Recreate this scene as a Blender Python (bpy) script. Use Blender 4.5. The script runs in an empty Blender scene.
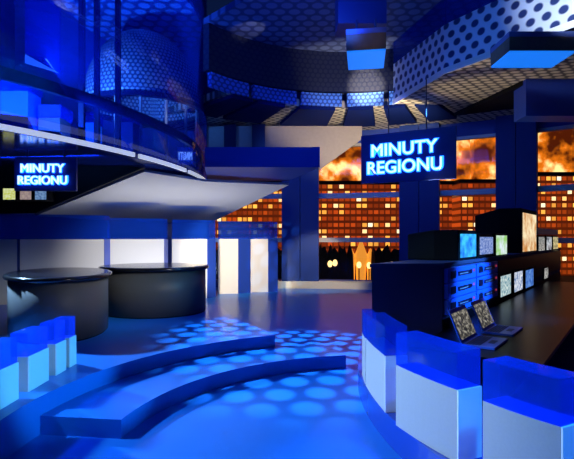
import bpy, math, random
from math import sin, cos, pi, sqrt, atan2, radians
from mathutils import Vector, Matrix

random.seed(7)
S = bpy.context.scene
COL = S.collection

# ------------------------------------------------------------------ camera, world, lights, exposure
F, U0, V0, H = 480.0, 287.0, 238.0, 1.77
cd = bpy.data.cameras.new('camera')
cd.sensor_fit = 'HORIZONTAL'; cd.sensor_width = 36.0
cd.lens = F / 574 * 36.0
cd.shift_y = (V0 - 229.5) / 574
cd.clip_end = 400
cam = bpy.data.objects.new('camera', cd); COL.objects.link(cam)
cam.location = (0, 0, H); cam.rotation_euler = (pi / 2, 0, 0)
S.camera = cam

w = bpy.data.worlds.new('night'); S.world = w; w.use_nodes = True
bg = w.node_tree.nodes['Background']
bg.inputs[0].default_value = (0.01, 0.03, 0.16, 1); bg.inputs[1].default_value = 0.25

S.view_settings.view_transform = 'Standard'
S.view_settings.look = 'None'
S.view_settings.gamma = 1.0
S.view_settings.use_curve_mapping = False
S.view_settings.exposure = 0.0


def aim(o, target):
    d = Vector(target) - Vector(o.location)
    o.rotation_euler = d.to_track_quat('-Z', 'Y').to_euler()


def hex_nodes(nt, vec_socket, radius, soft):
    """dots of a hexagonal lattice with unit spacing: 1 inside a dot, 0 outside"""
    N, L = nt.nodes, nt.links
    R3 = sqrt(3)

    def vm(op, a, b=None):
        n = N.new('ShaderNodeVectorMath'); n.operation = op
        L.new(a, n.inputs[0])
        if b is not None: n.inputs[1].default_value = b
        return n
    flat = vm('MULTIPLY', vec_socket, (1, 1, 0))
    outs = []
    for off in (0.0, 0.5):
        p = vm('DIVIDE', flat.outputs[0], (1, R3, 1))
        p = vm('ADD', p.outputs[0], (off, off, 0))
        p = vm('FRACTION', p.outputs[0])
        p = vm('SUBTRACT', p.outputs[0], (.5, .5, 0))
        p = vm('MULTIPLY', p.outputs[0], (1, R3, 0))
        p = vm('LENGTH', p.outputs[0])
        outs.append(p.outputs['Value'])
    m = N.new('ShaderNodeMath'); m.operation = 'MINIMUM'
    L.new(outs[0], m.inputs[0]); L.new(outs[1], m.inputs[1])
    r = N.new('ShaderNodeMapRange')
    r.inputs['From Min'].default_value = radius - soft
    r.inputs['From Max'].default_value = radius + soft
    r.inputs['To Min'].default_value = 1; r.inputs['To Max'].default_value = 0
    L.new(m.outputs[0], r.inputs['Value'])
    return r.outputs[0]


def spot(name, loc, target, color, energy, angle, blend=.5, radius=.15, gobo=None, gobo_r=.38, floor_level=.0):
    d = bpy.data.lights.new(name, 'SPOT')
    d.energy = energy; d.color = color; d.spot_size = radians(angle); d.spot_blend = blend
    d.shadow_soft_size = radius
    o = bpy.data.objects.new(name, d); COL.objects.link(o)
    o.location = loc; aim(o, target)
    if gobo:                                   # added spot masked to dots, in place of light through perforated panels
        d.use_nodes = True
        nt = d.node_tree; N, L = nt.nodes, nt.links
        em = next(n for n in N if n.type == 'EMISSION')
        tc = N.new('ShaderNodeTexCoord')
        sx = N.new('ShaderNodeSeparateXYZ'); L.new(tc.outputs['Normal'], sx.inputs[0])
        q = []
        for k in (0, 1):
            dv = N.new('ShaderNodeMath'); dv.operation = 'DIVIDE'
            L.new(sx.outputs[k], dv.inputs[0]); L.new(sx.outputs[2], dv.inputs[1])
            mu = N.new('ShaderNodeMath'); mu.operation = 'MULTIPLY'
            L.new(dv.outputs[0], mu.inputs[0]); mu.inputs[1].default_value = gobo
            q.append(mu.outputs[0])
        cx = N.new('ShaderNodeCombineXYZ')
        L.new(q[0], cx.inputs[0]); L.new(q[1], cx.inputs[1])
        h = hex_nodes(nt, cx.outputs[0], gobo_r, .07)
        ad = N.new('ShaderNodeMath'); ad.operation = 'MAXIMUM'; ad.inputs[1].default_value = floor_level
        L.new(h, ad.inputs[0])
        L.new(ad.outputs[0], em.inputs['Strength'])
    return o


def area(name, loc, target, color, energy, sx, sy, spread=180):
    d = bpy.data.lights.new(name, 'AREA'); d.shape = 'RECTANGLE'
    d.size = sx; d.size_y = sy; d.energy = energy; d.color = color; d.spread = radians(spread)
    o = bpy.data.objects.new(name, d); COL.objects.link(o)
    o.location = loc; aim(o, target)
    return o


BLUE = (.10, .38, 1.0)
DEEP = (.03, .13, 1.0)
CYAN = (.12, .55, 1.0)
WARM = (1.0, .80, .52)
WHITE = (.80, .88, 1.0)
# downlight under the mezzanine washes the stage and floor from the left
spot('stage_light', (-5.7, 7.5, 3.15), (-.9, 4.4, 0), (.34, .62, 1.0), 3300, 66, .6, .10)
spot('floor_light', (-4.4, 4.3, 3.1), (-.6, 3.2, 0), (.28, .58, 1.0), 1200, 62, .7, .10)
area('mid_wash', (1.0, 9.3, 6.6), (.2, 9.0, 0), DEEP, 60, 3.0, 3.0, 110)
# cyan key from the right
spot('cyan_key', (4.6, 2.2, 2.6), (-2.4, 4.75, .55), (.06, .52, 1.0), 2500, 14, .6, .08)
spot('side_key', (2.3, 2.0, 4.5), (1.35, 3.1, .5), (.012, .24, 1.0), 1700, 34, .6, .10)
spot('white_front', (-3.4, .6, 3.2), (1.0, 3.9, .6), (1, .95, .92), 150, 26, .7, .3)
spot('desk_fill', (1.2, 4.2, 3.6), (-3.1, 8.0, .9), (1, .97, .90), 1100, 24, .7, .7)  # added white fill to brighten the desk bodies
spot('desk_cyan', (.6, 7.2, 2.6), (-3.0, 8.4, .9), CYAN, 160, 40, .6, .06)
# gobo dots on floor and stage
spot('dot_spot', (-.2, 9.8, 6.8), (.15, 7.2, 0), (.16, .62, 1.0), 6500, 36, .5, .02, gobo=17, gobo_r=.36)
spot('column_dot_spot', (3.4, 11.0, 4.9), (-.2, 16.6, .7), CYAN, 1100, 26, .3, .02, gobo=16, gobo_r=.36)
# warm light on the ceiling ring and the far panels
spot('warm_ceiling', (3.0, 12.4, 3.4), (2.6, 14.8, 5.6), WARM, 750, 84, .5, .1)
spot('warm_drum', (1.9, 9.8, 4.6), (2.3, 13.9, 6.15), WARM, 6000, 16, .8, .02, gobo=46, gobo_r=.40)
spot('warm_patch', (-.3, 11.5, 6.2), (-.95, 12.45, 7.2), WARM, 40, 30, .3, .05)
spot('warm_balcony', (3.3, 11.2, 2.6), (5.0, 11.2, 5.5), WARM, 200, 66, .5, .1)
spot('warm_panels', (-2.2, 9.4, 2.9), (-1.8, 15.2, 1.0), WARM, 2600, 30, .5, .2)
spot('warm_ledge', (1.2, 14.3, 2.6), (1.0, 17.0, .15), WARM, 330, 62, .5, .1)
spot('white_panels', (-2.5, 8.4, 2.95), (-3.8, 12.6, .5), (1, .96, .92), 420, 62, .7, .3)  # added fill to brighten the back partitions
area('soffit_fill', (-2.7, 12.2, .4), (-3.4, 13.2, 3.0), (1, .98, .97), 75, 4.0, 1.0, 170)  # added fill below the grey slope, kept out of view
# oculus, upper left glass drum, upper right balcony
area('oculus_blue', (0.2, 8.2, 5.7), (1.0, 12.6, 7.2), DEEP, 40, 2, 1, 160)
area('drum_blue', (-4.6, 8.4, 3.9), (-4.2, 11.5, 7.5), (.06, .26, 1), 230, 2, 2, 170)
spot('drum_cyan', (-5.4, 10.4, 4.6), (-4.2, 13.8, 8.0), (.16, .5, 1.0), 1300, 100, .6, .1)
spot('dome_warm', (-2.9, 11.6, 4.5), (-3.4, 13.2, 6.2), WARM, 60, 70, .6, .1)
spot('balcony_cyan', (2.6, 7.6, 5.2), (3.9, 10.6, 6.2), (.06, .36, 1), 50, 90, .6, .1)
spot('balcony_white', (4.2, 7.0, 5.5), (5.0, 8.6, 6.0), WHITE, 260, 50, .7, .1)
spot('box_front', (1.2, 4.6, 3.6), (1.4, 8.3, 5.25), WARM, 90, 10, .5, .1)  # added spot to brighten the front of the light box
area('wall_wash', (1.5, 12.5, 5.2), (2.5, 17, 2.0), DEEP, 36, 5, .6, 150)
spot('rack_light', (5.4, 5.0, 3.2), (2.6, 6.6, .9), (.06, .30, 1), 2300, 30, .6, .1)

# ------------------------------------------------------------------ helpers


def W(u, v, Y):
    return Vector(((u - U0) / F * Y, Y, H - (v - V0) / F * Y))


def G(u, v, z=0.0):
    Y = F * (H - z) / (v - V0)
    return Vector(((u - U0) / F * Y, Y, z))


def X(u, Y):
    return (u - U0) / F * Y


class MB:
    def __init__(s):
        s.v = []; s.f = []; s.uv = None; s.smooth = False

    def add(s, verts, faces):
        n = len(s.v)
        s.v += [Vector(p) for p in verts]
        s.f += [tuple(n + i for i in f) for f in faces]
        return s

    def obox(s, o, a, b, c):
        o, a, b, c = Vector(o), Vector(a), Vector(b), Vector(c)
        p = [o, o + a, o + a + b, o + b]
        vs = p + [q + c for q in p]
        fs = [(0, 3, 2, 1), (4, 5, 6, 7), (0, 1, 5, 4), (1, 2, 6, 5), (2, 3, 7, 6), (3, 0, 4, 7)]
        if a.cross(b).dot(c) < 0: fs = [tuple(reversed(f)) for f in fs]
        return s.add(vs, fs)

    def box(s, x0, x1, y0, y1, z0, z1):
        return s.obox((x0, y0, z0), (x1 - x0, 0, 0), (0, y1 - y0, 0), (0, 0, z1 - z0))

    def prism(s, pts, z0, z1):
        """plan polygon extruded upwards"""
        n = len(pts)
        ar = sum(pts[i][0] * pts[(i + 1) % n][1] - pts[(i + 1) % n][0] * pts[i][1] for i in range(n))
        if ar < 0: pts = list(reversed(pts))
        vs = [(p[0], p[1], z0) for p in pts] + [(p[0], p[1], z1) for p in pts]
        fs = [tuple(reversed(range(n))), tuple(range(n, 2 * n))]
        fs += [(i, (i + 1) % n, n + (i + 1) % n, n + i) for i in range(n)]
        return s.add(vs, fs)

    def slab(s, pts, vec):
        """any planar outline given thickness along vec"""
        n = len(pts); vec = Vector(vec)
        vs = [Vector(p) for p in pts] + [Vector(p) + vec for p in pts]
        fs = [tuple(range(n)), tuple(reversed(range(n, 2 * n)))]
        fs += [((i + 1) % n, i, n + i, n + (i + 1) % n) for i in range(n)]
        return s.add(vs, fs)

    def rings(s, rings, cap=True, closed=True):
        n0 = len(s.v); m = len(rings[0])
        for r in rings: s.v += [Vector(p) for p in r]
        for k in range(len(rings) - 1):
            for i in range(m if closed else m - 1):
                j = (i + 1) % m
                s.f.append((n0 + k * m + i, n0 + k * m + j, n0 + (k + 1) * m + j, n0 + (k + 1) * m + i))
        if cap:
            s.f.append(tuple(n0 + i for i in reversed(range(m))))
            s.f.append(tuple(n0 + (len(rings) - 1) * m + i for i in range(m)))
        return s

    def tube(s, p, q, r, n=10):
        p, q = Vector(p), Vector(q); d = (q - p).normalized()
        a = d.orthogonal().normalized(); b = d.cross(a)
        return s.rings([[c + (a * cos(t) + b * sin(t)) * r for t in [2 * pi * i / n for i in range(n)]] for c in (p, q)])

    def arcwall(s, c, r0, r1, a0, a1, z0, z1, n=48):
        """curved wall segment between two radii"""
        inner, outer = [], []
        for i in range(n + 1):
            a = a0 + (a1 - a0) * i / n
            inner.append((c[0] + r0 * cos(a), c[1] + r0 * sin(a)))
            outer.append((c[0] + r1 * cos(a), c[1] + r1 * sin(a)))
        k = n + 1
        vs = [(x, y, z0) for x, y in inner] + [(x, y, z0) for x, y in outer] + \
             [(x, y, z1) for x, y in inner] + [(x, y, z1) for x, y in outer]
        fs = []
        for i in range(n):
            fs += [(i, i + 1, k + i + 1, k + i), (2 * k + i, 3 * k + i, 3 * k + i + 1, 2 * k + i + 1),
                   (i, 2 * k + i, 2 * k + i + 1, i + 1), (k + i, k + i + 1, 3 * k + i + 1, 3 * k + i)]
        fs += [(0, k, 3 * k, 2 * k), (n, 2 * k + n, 3 * k + n, k + n)]
        return s.add(vs, fs)

    def build(s, name, mat, parent=None, bevel=0, uv=None):
        off = Vector((0, 0, 0))
        if parent is not None: off = BASE.get(parent.name, off)
        me = bpy.data.meshes.new(name)
        me.from_pydata([tuple(p - off) for p in s.v], [], s.f)
        me.update()
        import bmesh
        bm = bmesh.new(); bm.from_mesh(me)
        bmesh.ops.recalc_face_normals(bm, faces=bm.faces[:])
        bm.to_mesh(me); bm.free()
        if uv:
            lay = me.uv_layers.new(name='UVMap')
            for lp in me.loops:
                lay.data[lp.index].uv = uv(Vector(me.vertices[lp.vertex_index].co) + off)
        me.materials.append(mat)
        if s.smooth:
            for p in me.polygons: p.use_smooth = len(p.vertices) <= 4
        o = bpy.data.objects.new(name, me); COL.objects.link(o)
        if parent is not None:
            o.parent = parent; BASE[o.name] = off
        if bevel:
            b = o.modifiers.new('bevel', 'BEVEL'); b.width = bevel; b.segments = 2; b.limit_method = 'ANGLE'
        return o


BASE = {}


def thing(name, label, cat, loc=(0, 0, 0), group=None):
    o = bpy.data.objects.new(name, None); COL.objects.link(o)
    o.location = loc; o.empty_display_size = .1
    BASE[o.name] = Vector(loc)
    return tag(o, label, cat, group)


def tag(o, label, cat, group=None):
    o['label'] = label; o['category'] = cat
    if group: o['group'] = group
    return o


def struct(o, label=None):
    o['kind'] = 'structure'
    if label: o['label'] = label
    return o


# ------------------------------------------------------------------ materials
def new_mat(name):
    m = bpy.data.materials.new(name); m.use_nodes = True
    nt = m.node_tree
    return m, nt, nt.nodes['Principled BSDF'], nt.nodes['Material Output']


def plain(name, col, rough=.5, metal=0.0, emit=None, strength=0.0, noise=0.0, nscale=30, coat=0.0, spec=.5):
    m, nt, b, out = new_mat(name)
    b.inputs['Base Color'].default_value = (*col, 1)
    b.inputs['Roughness'].default_value = rough
    b.inputs['Metallic'].default_value = metal
    b.inputs['Specular IOR Level'].default_value = spec
    if coat: b.inputs['Coat Weight'].default_value = coat
    if emit:
        b.inputs['Emission Color'].default_value = (*emit, 1)
        b.inputs['Emission Strength'].default_value = strength
    if noise:
        tc = nt.nodes.new('ShaderNodeTexCoord'); n = nt.nodes.new('ShaderNodeTexNoise')
        n.inputs['Scale'].default_value = nscale; n.inputs['Detail'].default_value = 3
        nt.links.new(tc.outputs['Object'], n.inputs['Vector'])
        mx = nt.nodes.new('ShaderNodeMix'); mx.data_type = 'RGBA'
        mx.inputs[6].default_value = (*[c * (1 - noise) for c in col], 1)
        mx.inputs[7].default_value = (*[min(1, c * (1 + noise)) for c in col], 1)
        nt.links.new(n.outputs['Fac'], mx.inputs[0])
        nt.links.new(mx.outputs[2], b.inputs['Base Color'])
    return m


def perforated(name, base, dot, spacing, radius=.36, coords='XY', rough=.5, soft=.05, emit=0, stretch=(1, 1)):
    m, nt, b, out = new_mat(name)
    N, L = nt.nodes, nt.links
    tc = N.new('ShaderNodeTexCoord')
    if coords == 'UV':
        src = tc.outputs['UV']
    else:
        sp = N.new('ShaderNodeSeparateXYZ'); L.new(tc.outputs['Object'], sp.inputs[0])
        cb = N.new('ShaderNodeCombineXYZ')
        L.new(sp.outputs['XYZ'.index(coords[0])], cb.inputs[0]); L.new(sp.outputs['XYZ'.index(coords[1])], cb.inputs[1])
        src = cb.outputs[0]
    sc = N.new('ShaderNodeVectorMath'); sc.operation = 'MULTIPLY'
    sc.inputs[1].default_value = (stretch[0] / spacing, stretch[1] / spacing, 1)
    L.new(src, sc.inputs[0])
    h = hex_nodes(nt, sc.outputs[0], radius, soft)
    mx = N.new('ShaderNodeMix'); mx.data_type = 'RGBA'
    mx.inputs[6].default_value = (*base, 1); mx.inputs[7].default_value = (*dot, 1)
    L.new(h, mx.inputs[0]); L.new(mx.outputs[2], b.inputs['Base Color'])
    b.inputs['Roughness'].default_value = rough
    return m


def acrylic(name, tint, body, clear=.55, gloss=.06, rough=.06):
    """tinted clear acrylic: see-through with a milky blue body and a glossy skin"""
    m, nt, b, out = new_mat(name)
    N, L = nt.nodes, nt.links
    N.remove(b)
    t = N.new('ShaderNodeBsdfTransparent'); t.inputs[0].default_value = (*tint, 1)
    d = N.new('ShaderNodeBsdfDiffuse'); d.inputs[0].default_value = (*body, 1)
    tr = N.new('ShaderNodeBsdfTranslucent'); tr.inputs[0].default_value = (*body, 1)
    g = N.new('ShaderNodeBsdfGlossy'); g.inputs['Roughness'].default_value = rough
    g.inputs[0].default_value = (.8, .88, 1, 1)
    a = N.new('ShaderNodeMixShader'); a.inputs[0].default_value = .5
    L.new(d.outputs[0], a.inputs[1]); L.new(tr.outputs[0], a.inputs[2])
    c = N.new('ShaderNodeMixShader'); c.inputs[0].default_value = clear
    L.new(a.outputs[0], c.inputs[1]); L.new(t.outputs[0], c.inputs[2])
    e = N.new('ShaderNodeMixShader'); e.inputs[0].default_value = gloss
    L.new(c.outputs[0], e.inputs[1]); L.new(g.outputs[0], e.inputs[2])
    L.new(e.outputs[0], out.inputs['Surface'])
    return m


def screen(name, c1, c2, scale=6, strength=1.2, seed=0.0, c3=None):
    """a lit monitor picture made of blotches of two colours"""
    m, nt, b, out = new_mat(name)
    N, L = nt.nodes, nt.links
    b.inputs['Base Color'].default_value = (.02, .02, .03, 1); b.inputs['Roughness'].default_value = .25
    tc = N.new('ShaderNodeTexCoord')
    mp = N.new('ShaderNodeMapping'); mp.inputs['Location'].default_value = (seed, seed * 2, seed)
    L.new(tc.outputs['Generated'], mp.inputs[0])
    n = N.new('ShaderNodeTexNoise'); n.inputs['Scale'].default_value = scale; n.inputs['Detail'].default_value = 4
    L.new(mp.outputs[0], n.inputs['Vector'])
    r = N.new('ShaderNodeValToRGB')
    r.color_ramp.elements[0].position = .35; r.color_ramp.elements[0].color = (*c1, 1)
    r.color_ramp.elements[1].position = .65; r.color_ramp.elements[1].color = (*c2, 1)
    if c3:
        e = r.color_ramp.elements.new(.5); e.color = (*c3, 1)
    L.new(n.outputs['Fac'], r.inputs[0])
    L.new(r.outputs[0], b.inputs['Emission Color']); b.inputs['Emission Strength'].default_value = strength
    return m


def facade(name, cell, wall_em, lit_em, lit_frac, strength, seed=0, axis='XZ', frame=.16):
    """night facade: rows of windows, some of them lit"""
    m, nt, b, out = new_mat(name)
    N, L = nt.nodes, nt.links

    def math1(op, a, v=None):
        n = N.new('ShaderNodeMath'); n.operation = op
        L.new(a, n.inputs[0])
        if v is not None: n.inputs[1].default_value = v
        return n.outputs[0]

    def math2(op, a, c):
        n = N.new('ShaderNodeMath'); n.operation = op
        L.new(a, n.inputs[0]); L.new(c, n.inputs[1]); return n.outputs[0]
    tc = N.new('ShaderNodeTexCoord'); sp = N.new('ShaderNodeSeparateXYZ')
    L.new(tc.outputs['Object'], sp.inputs[0])
    px = math1('DIVIDE', sp.outputs['XYZ'.index(axis[0])], cell[0])
    pz = math1('DIVIDE', sp.outputs['XYZ'.index(axis[1])], cell[1])
    fx, fz = math1('FRACT', px), math1('FRACT', pz)
    ax = math1('ABSOLUTE', math1('SUBTRACT', fx, .5)); az = math1('ABSOLUTE', math1('SUBTRACT', fz, .5))
    win = math2('MULTIPLY', math1('LESS_THAN', ax, .5 - frame), math1('LESS_THAN', az, .5 - frame * 1.9))
    cb = N.new('ShaderNodeCombineXYZ')
    L.new(math1('FLOOR', px), cb.inputs[0]); L.new(math1('FLOOR', pz), cb.inputs[1]); cb.inputs[2].default_value = seed
    wn = N.new('ShaderNodeTexWhiteNoise'); wn.noise_dimensions = '3D'; L.new(cb.outputs[0], wn.inputs['Vector'])
    lit = math1('GREATER_THAN', wn.outputs['Value'], 1 - lit_frac)
    rp = N.new('ShaderNodeValToRGB')
    sc = N.new('ShaderNodeSeparateColor'); L.new(wn.outputs['Color'], sc.inputs[0])
    L.new(sc.outputs[1], rp.inputs[0])
    rp.color_ramp.elements[0].color = (*[c * .45 for c in lit_em], 1)
    rp.color_ramp.elements[1].color = (1.0, .82, .52, 1)
    rp.color_ramp.elements.new(.7).color = (*lit_em, 1)
    dimr = N.new('ShaderNodeValToRGB'); L.new(sc.outputs[0], dimr.inputs[0])
    dimr.color_ramp.elements[0].color = (*[c * .5 for c in wall_em], 1)
    dimr.color_ramp.elements[1].color = (*[c * 2.2 for c in wall_em], 1)
    mx = N.new('ShaderNodeMix'); mx.data_type = 'RGBA'
    L.new(lit, mx.inputs[0]); L.new(dimr.outputs[0], mx.inputs[6]); L.new(rp.outputs[0], mx.inputs[7])
    m2 = N.new('ShaderNodeMix'); m2.data_type = 'RGBA'
    m2.inputs[6].default_value = (*[c * .25 for c in wall_em], 1)
    L.new(win, m2.inputs[0]); L.new(mx.outputs[2], m2.inputs[7])
    b.inputs['Base Color'].default_value = (.05, .02, .01, 1)
    L.new(m2.outputs[2], b.inputs['Emission Color']); b.inputs['Emission Strength'].default_value = strength
    return m


M = {}
M['floor'] = plain('blue_floor', (.010, .145, .56), .30, spec=.2, noise=.10, nscale=2.0)
M['stage'] = plain('stage_blue', (.010, .145, .56), .28, spec=.3)
M['wall'] = plain('wall_blue', (.02, .06, .36), .5, noise=.1, nscale=3)
M['column'] = plain('column_blue', (.02, .055, .27), .5, spec=.25)
M['navy'] = plain('navy_gloss', (.008, .02, .16), .12)
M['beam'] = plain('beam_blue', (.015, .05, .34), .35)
M['dark_beam'] = plain('dark_beam', (.006, .016, .10), .4)
M['white'] = plain('panel_white', (.55, .555, .57), .6, noise=.06, nscale=60)
M['grey_soffit'] = plain('soffit_grey', (.52, .53, .56), .7, noise=.05, nscale=40)
M['cream'] = plain('cream_ledge', (.72, .66, .52), .6, noise=.08, nscale=20)
M['beige'] = plain('beige_clerestory', (.42, .36, .27), .7, noise=.1, nscale=10)
M['glass_blue'] = acrylic('blue_acrylic', (.30, .50, 1.0), (.015, .14, .95), .73, .04)
M['drum_glass'] = acrylic('drum_glass', (.45, .62, 1.0), (.01, .08, .75), .80, .07, .03)
M['pane'] = acrylic('window_glass', (.96, .98, 1.0), (.05, .06, .1), .985, .008, .03)
M['black'] = plain('black_plastic', (.005, .005, .007), .65, spec=.12)
M['black_gloss'] = plain('black_gloss', (.004, .004, .006), .30, spec=.06)
M['desk_body'] = plain('desk_graphite', (.075, .078, .08), .42, metal=0, spec=.22, noise=.08, nscale=6)
M['desk_rim'] = plain('desk_rim', (.012, .012, .014), .16, metal=.3)
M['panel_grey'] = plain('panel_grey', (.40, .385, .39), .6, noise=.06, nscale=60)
M['end_lit'] = plain('end_lit', (.86, .87, .88), .35)  # lighter copy for the lit ends of the front blocks
M['stage_dark'] = plain('platform_navy', (.008, .045, .34), .25)
M['wedge'] = plain('wedge_navy', (.004, .012, .09), .7, spec=.04)
M['edge_plain'] = plain('edge_plain', (.7, .74, .8), .35)
M['console'] = plain('console_slate', (.06, .075, .14), .6, spec=.2, noise=.06, nscale=40)
M['rack'] = plain('rack_blue', (.03, .18, .85), .35)
M['rack_dark'] = plain('rack_slot', (.005, .01, .04), .3)
M['red'] = plain('rack_led', (.4, .02, .05), .4, emit=(1, .1, .2), strength=.4)
M['laptop'] = plain('laptop_blue', (.02, .10, .60), .3)
M['keys'] = plain('laptop_keys', (.006, .02, .12), .5)
M['steel'] = plain('mullion_grey', (.56, .54, .52), .4, metal=.3)
M['rim_white'] = plain('edge_white', (.85, .88, .92), .3, emit=(.75, .85, 1), strength=.55)
M['light_blue'] = plain('lightbox_diffuser', (.05, .3, .9), .4, emit=(.01, .20, .90), strength=.9)
M['housing'] = plain('lightbox_housing', (.16, .12, .10), .5, noise=.2, nscale=12)
M['lip'] = plain('lightbox_lip', (.10, .16, .50), .4)
M['post'] = plain('dark_post', (.004, .008, .05), .3)
M['dots_ceiling'] = perforated('perforated_ceiling', (.03, .05, .16), (.12, .17, .36), .36, .38)
M['dots_ring'] = perforated('ring_light_dots', (.08, .075, .075), (.62, .56, .42), .30, .36, stretch=(1, 1.5))  # warm dots of projected light painted in as the perforation colour
M['dots_fascia'] = perforated('perforated_fascia', (.62, .72, .9), (.02, .04, .16), .26, .30, coords='YZ')
M['dots_band'] = perforated('perforated_band', (.02, .07, .35), (.10, .28, .85), .13, .36, coords='XZ')
M['dots_dome'] = perforated('dome_reflection', (.03, .05, .14), (.40, .44, .46), .12, .34, coords='UV')
M['dots_disc'] = perforated('dotted_disc_reflection', (.02, .06, .30), (.10, .34, .85), .42, .36)
M['sign_board'] = plain('sign_board', (.012, .035, .22), .35)
M['letter'] = plain('letter_white', (.9, .95, 1), .4, emit=(.75, .92, 1.0), strength=1.1)
M['halo'] = plain('letter_halo', (.05, .3, 1), .4, emit=(.012, .17, 1.0), strength=4)

# ------------------------------------------------------------------ the setting: floor, round wall, windows, columns
WC, WR = Vector((-.5, 2.95)), 14.45


def wall_at(u, r=WR):
    """plan point where the sight line of column u meets the round wall"""
    d = Vector(((u - U0) / F, 1.0)); d.normalize()
    b = d.dot(-WC); c = WC.length_squared - r * r
    t = -b + sqrt(b * b - c)
    return d * t


def wall_ang(u):
    p = wall_at(u) - WC
    return atan2(p.y, p.x)


fl = MB().prism([(WC.x + (WR + .5) * cos(2 * pi * i / 96), WC.y + (WR + .5) * sin(2 * pi * i / 96)) for i in range(96)], -.1, 0)
struct(fl.build('floor', M['floor']), 'glossy blue studio floor')

WIN = [(209, 284), (317, 402), (438, 500), (536, 660)]
ZS, ZT = .26, 5.15                     # sill and head of the windows
mb = MB()
edges = [(-pi * .02, wall_ang(660))] + [(wall_ang(WIN[i + 1][0]), wall_ang(WIN[i][1])) for i in range(3)] + [(wall_ang(209), pi * 1.02)]
mb.arcwall(WC, WR, WR + .3, edges[0][0], edges[0][1], 0, 9, 6)
for a, b in edges[1:4]: mb.arcwall(WC, WR, WR + .3, min(a, b), max(a, b), 0, 9, 4)
mb.arcwall(WC, WR, WR + .3, edges[4][0], edges[4][1], 0, 9, 30)
for a, b in WIN:
    a0, a1 = sorted((wall_ang(a), wall_ang(b)))
    mb.arcwall(WC, WR, WR + .3, a0, a1, 0, ZS, 8)
    mb.arcwall(WC, WR, WR + .3, a0, a1, ZT, 9, 8)
struct(mb.build('wall_back', M['wall']))
for i, (a, b) in enumerate(WIN):
    a0, a1 = sorted((wall_ang(a), wall_ang(b)))
    wn = MB().arcwall(WC, WR + .12, WR + .14, a0, a1, ZS, ZT, 8).build('window_%d' % (i + 1), M['pane'])
    struct(wn, 'window onto the night city')
    MB().arcwall(WC, WR + .02, WR + .2, a0, a1, 3.20, 3.38, 8).build('mullion', M['steel'], wn)
    MB().arcwall(WC, WR + .02, WR + .2, a0, a1, 1.62, 1.78, 8).build('mullion', M['steel'], wn)
    MB().arcwall(WC, WR + .02, WR + .2, a0, a1, ZT - .1, ZT, 8).build('mullion', M['steel'], wn)
# columns in front of the wall
for i, (a, b) in enumerate([(282, 319), (400, 440), (497, 538)]):
    a1, a0 = wall_ang(a), wall_ang(b)
    c = MB()
    c.arcwall(WC, WR - .35, WR, a0, (a0 + a1) / 2 - .0008, 0, 5.6, 2)
    c.arcwall(WC, WR - .35, WR, (a0 + a1) / 2 + .0008, a1, 0, 5.6, 2)
    struct(c.build('trim_%d' % (i + 1), M['column']), 'tall blue column between windows')
# cream ledge below the windows
c = MB().arcwall(WC, WR - .55, WR, wall_ang(398), wall_ang(256), 0, .24, 20)
struct(c.build('trim_4', M['cream']), 'cream ledge under the windows')

# ------------------------------------------------------------------ ceiling
OC = Vector((1.6, 9.7)); OR = 4.3
ZR, ZD = 5.6, 7.2
c = MB().prism([(OC.x + 4.5 * cos(radians(-60 + 206 * i / 48)), OC.y + 4.5 * sin(radians(-60 + 206 * i / 48))) for i in range(49)], ZD, ZD + .15)
struct(c.build('ceiling', M['dots_ceiling']), 'dark perforated ceiling above the round opening')
c = MB().arcwall(OC, OR, OR + .2, radians(30), radians(146), ZR + .42, ZD, 60)
M['dots_drum'] = perforated('perforated_drum', (.004, .010, .055), (.022, .03, .065), .15, .38, coords='XZ')
struct(c.build('trim_5', M['dots_drum']), 'dark drum wall under the perforated ceiling')
# lit band in segments at the foot of the drum
for k, (a0, a1) in enumerate([(128, 145), (108, 126), (90, 106), (74, 88), (58, 72), (40, 56)]):
    b = MB().arcwall(OC, OR - .02, OR + .12, radians(a0), radians(a1), ZR + .02, ZR + .38, 10)
    tag(struct(b.build('light_band', M['dots_band'])), 'blue perforated band segment around the ceiling opening', 'ceiling band', 'blue band segments')


def out_to_wall(a, inset=0.0):
    d = Vector((cos(a), sin(a))); q = OC - WC
    bb = q.dot(d); cc = q.length_squared - (WR - inset) ** 2
    return OC + d * (-bb + sqrt(bb * bb - cc))


# ring ceiling from the opening to the wall
c = MB(); n = 60
A = [radians(25 + (136 - 25) * i / n) for i in range(n + 1)]
inn = [OC + Vector((cos(a), sin(a))) * (OR + .1) for a in A]; outr = [out_to_wall(a) for a in A]
k = n + 1
c.add([(p.x, p.y, ZR) for p in inn] + [(p.x, p.y, ZR) for p in outr] + [(p.x, p.y, ZR + .2) for p in inn] + [(p.x, p.y, ZR + .2) for p in outr],
      [f for i in range(n) for f in ((i, i + 1, k + i + 1, k + i), (2 * k + i, 3 * k + i, 3 * k + i + 1, 2 * k + i + 1),
                                     (i, 2 * k + i, 2 * k + i + 1, i + 1), (k + i, k + i + 1, 3 * k + i + 1, 3 * k + i))]
      + [(0, k, 3 * k, 2 * k), (n, 2 * k + n, 3 * k + n, k + n)])
struct(c.build('ceiling_ring', M['dots_ring']), 'perforated ring ceiling')
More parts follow.
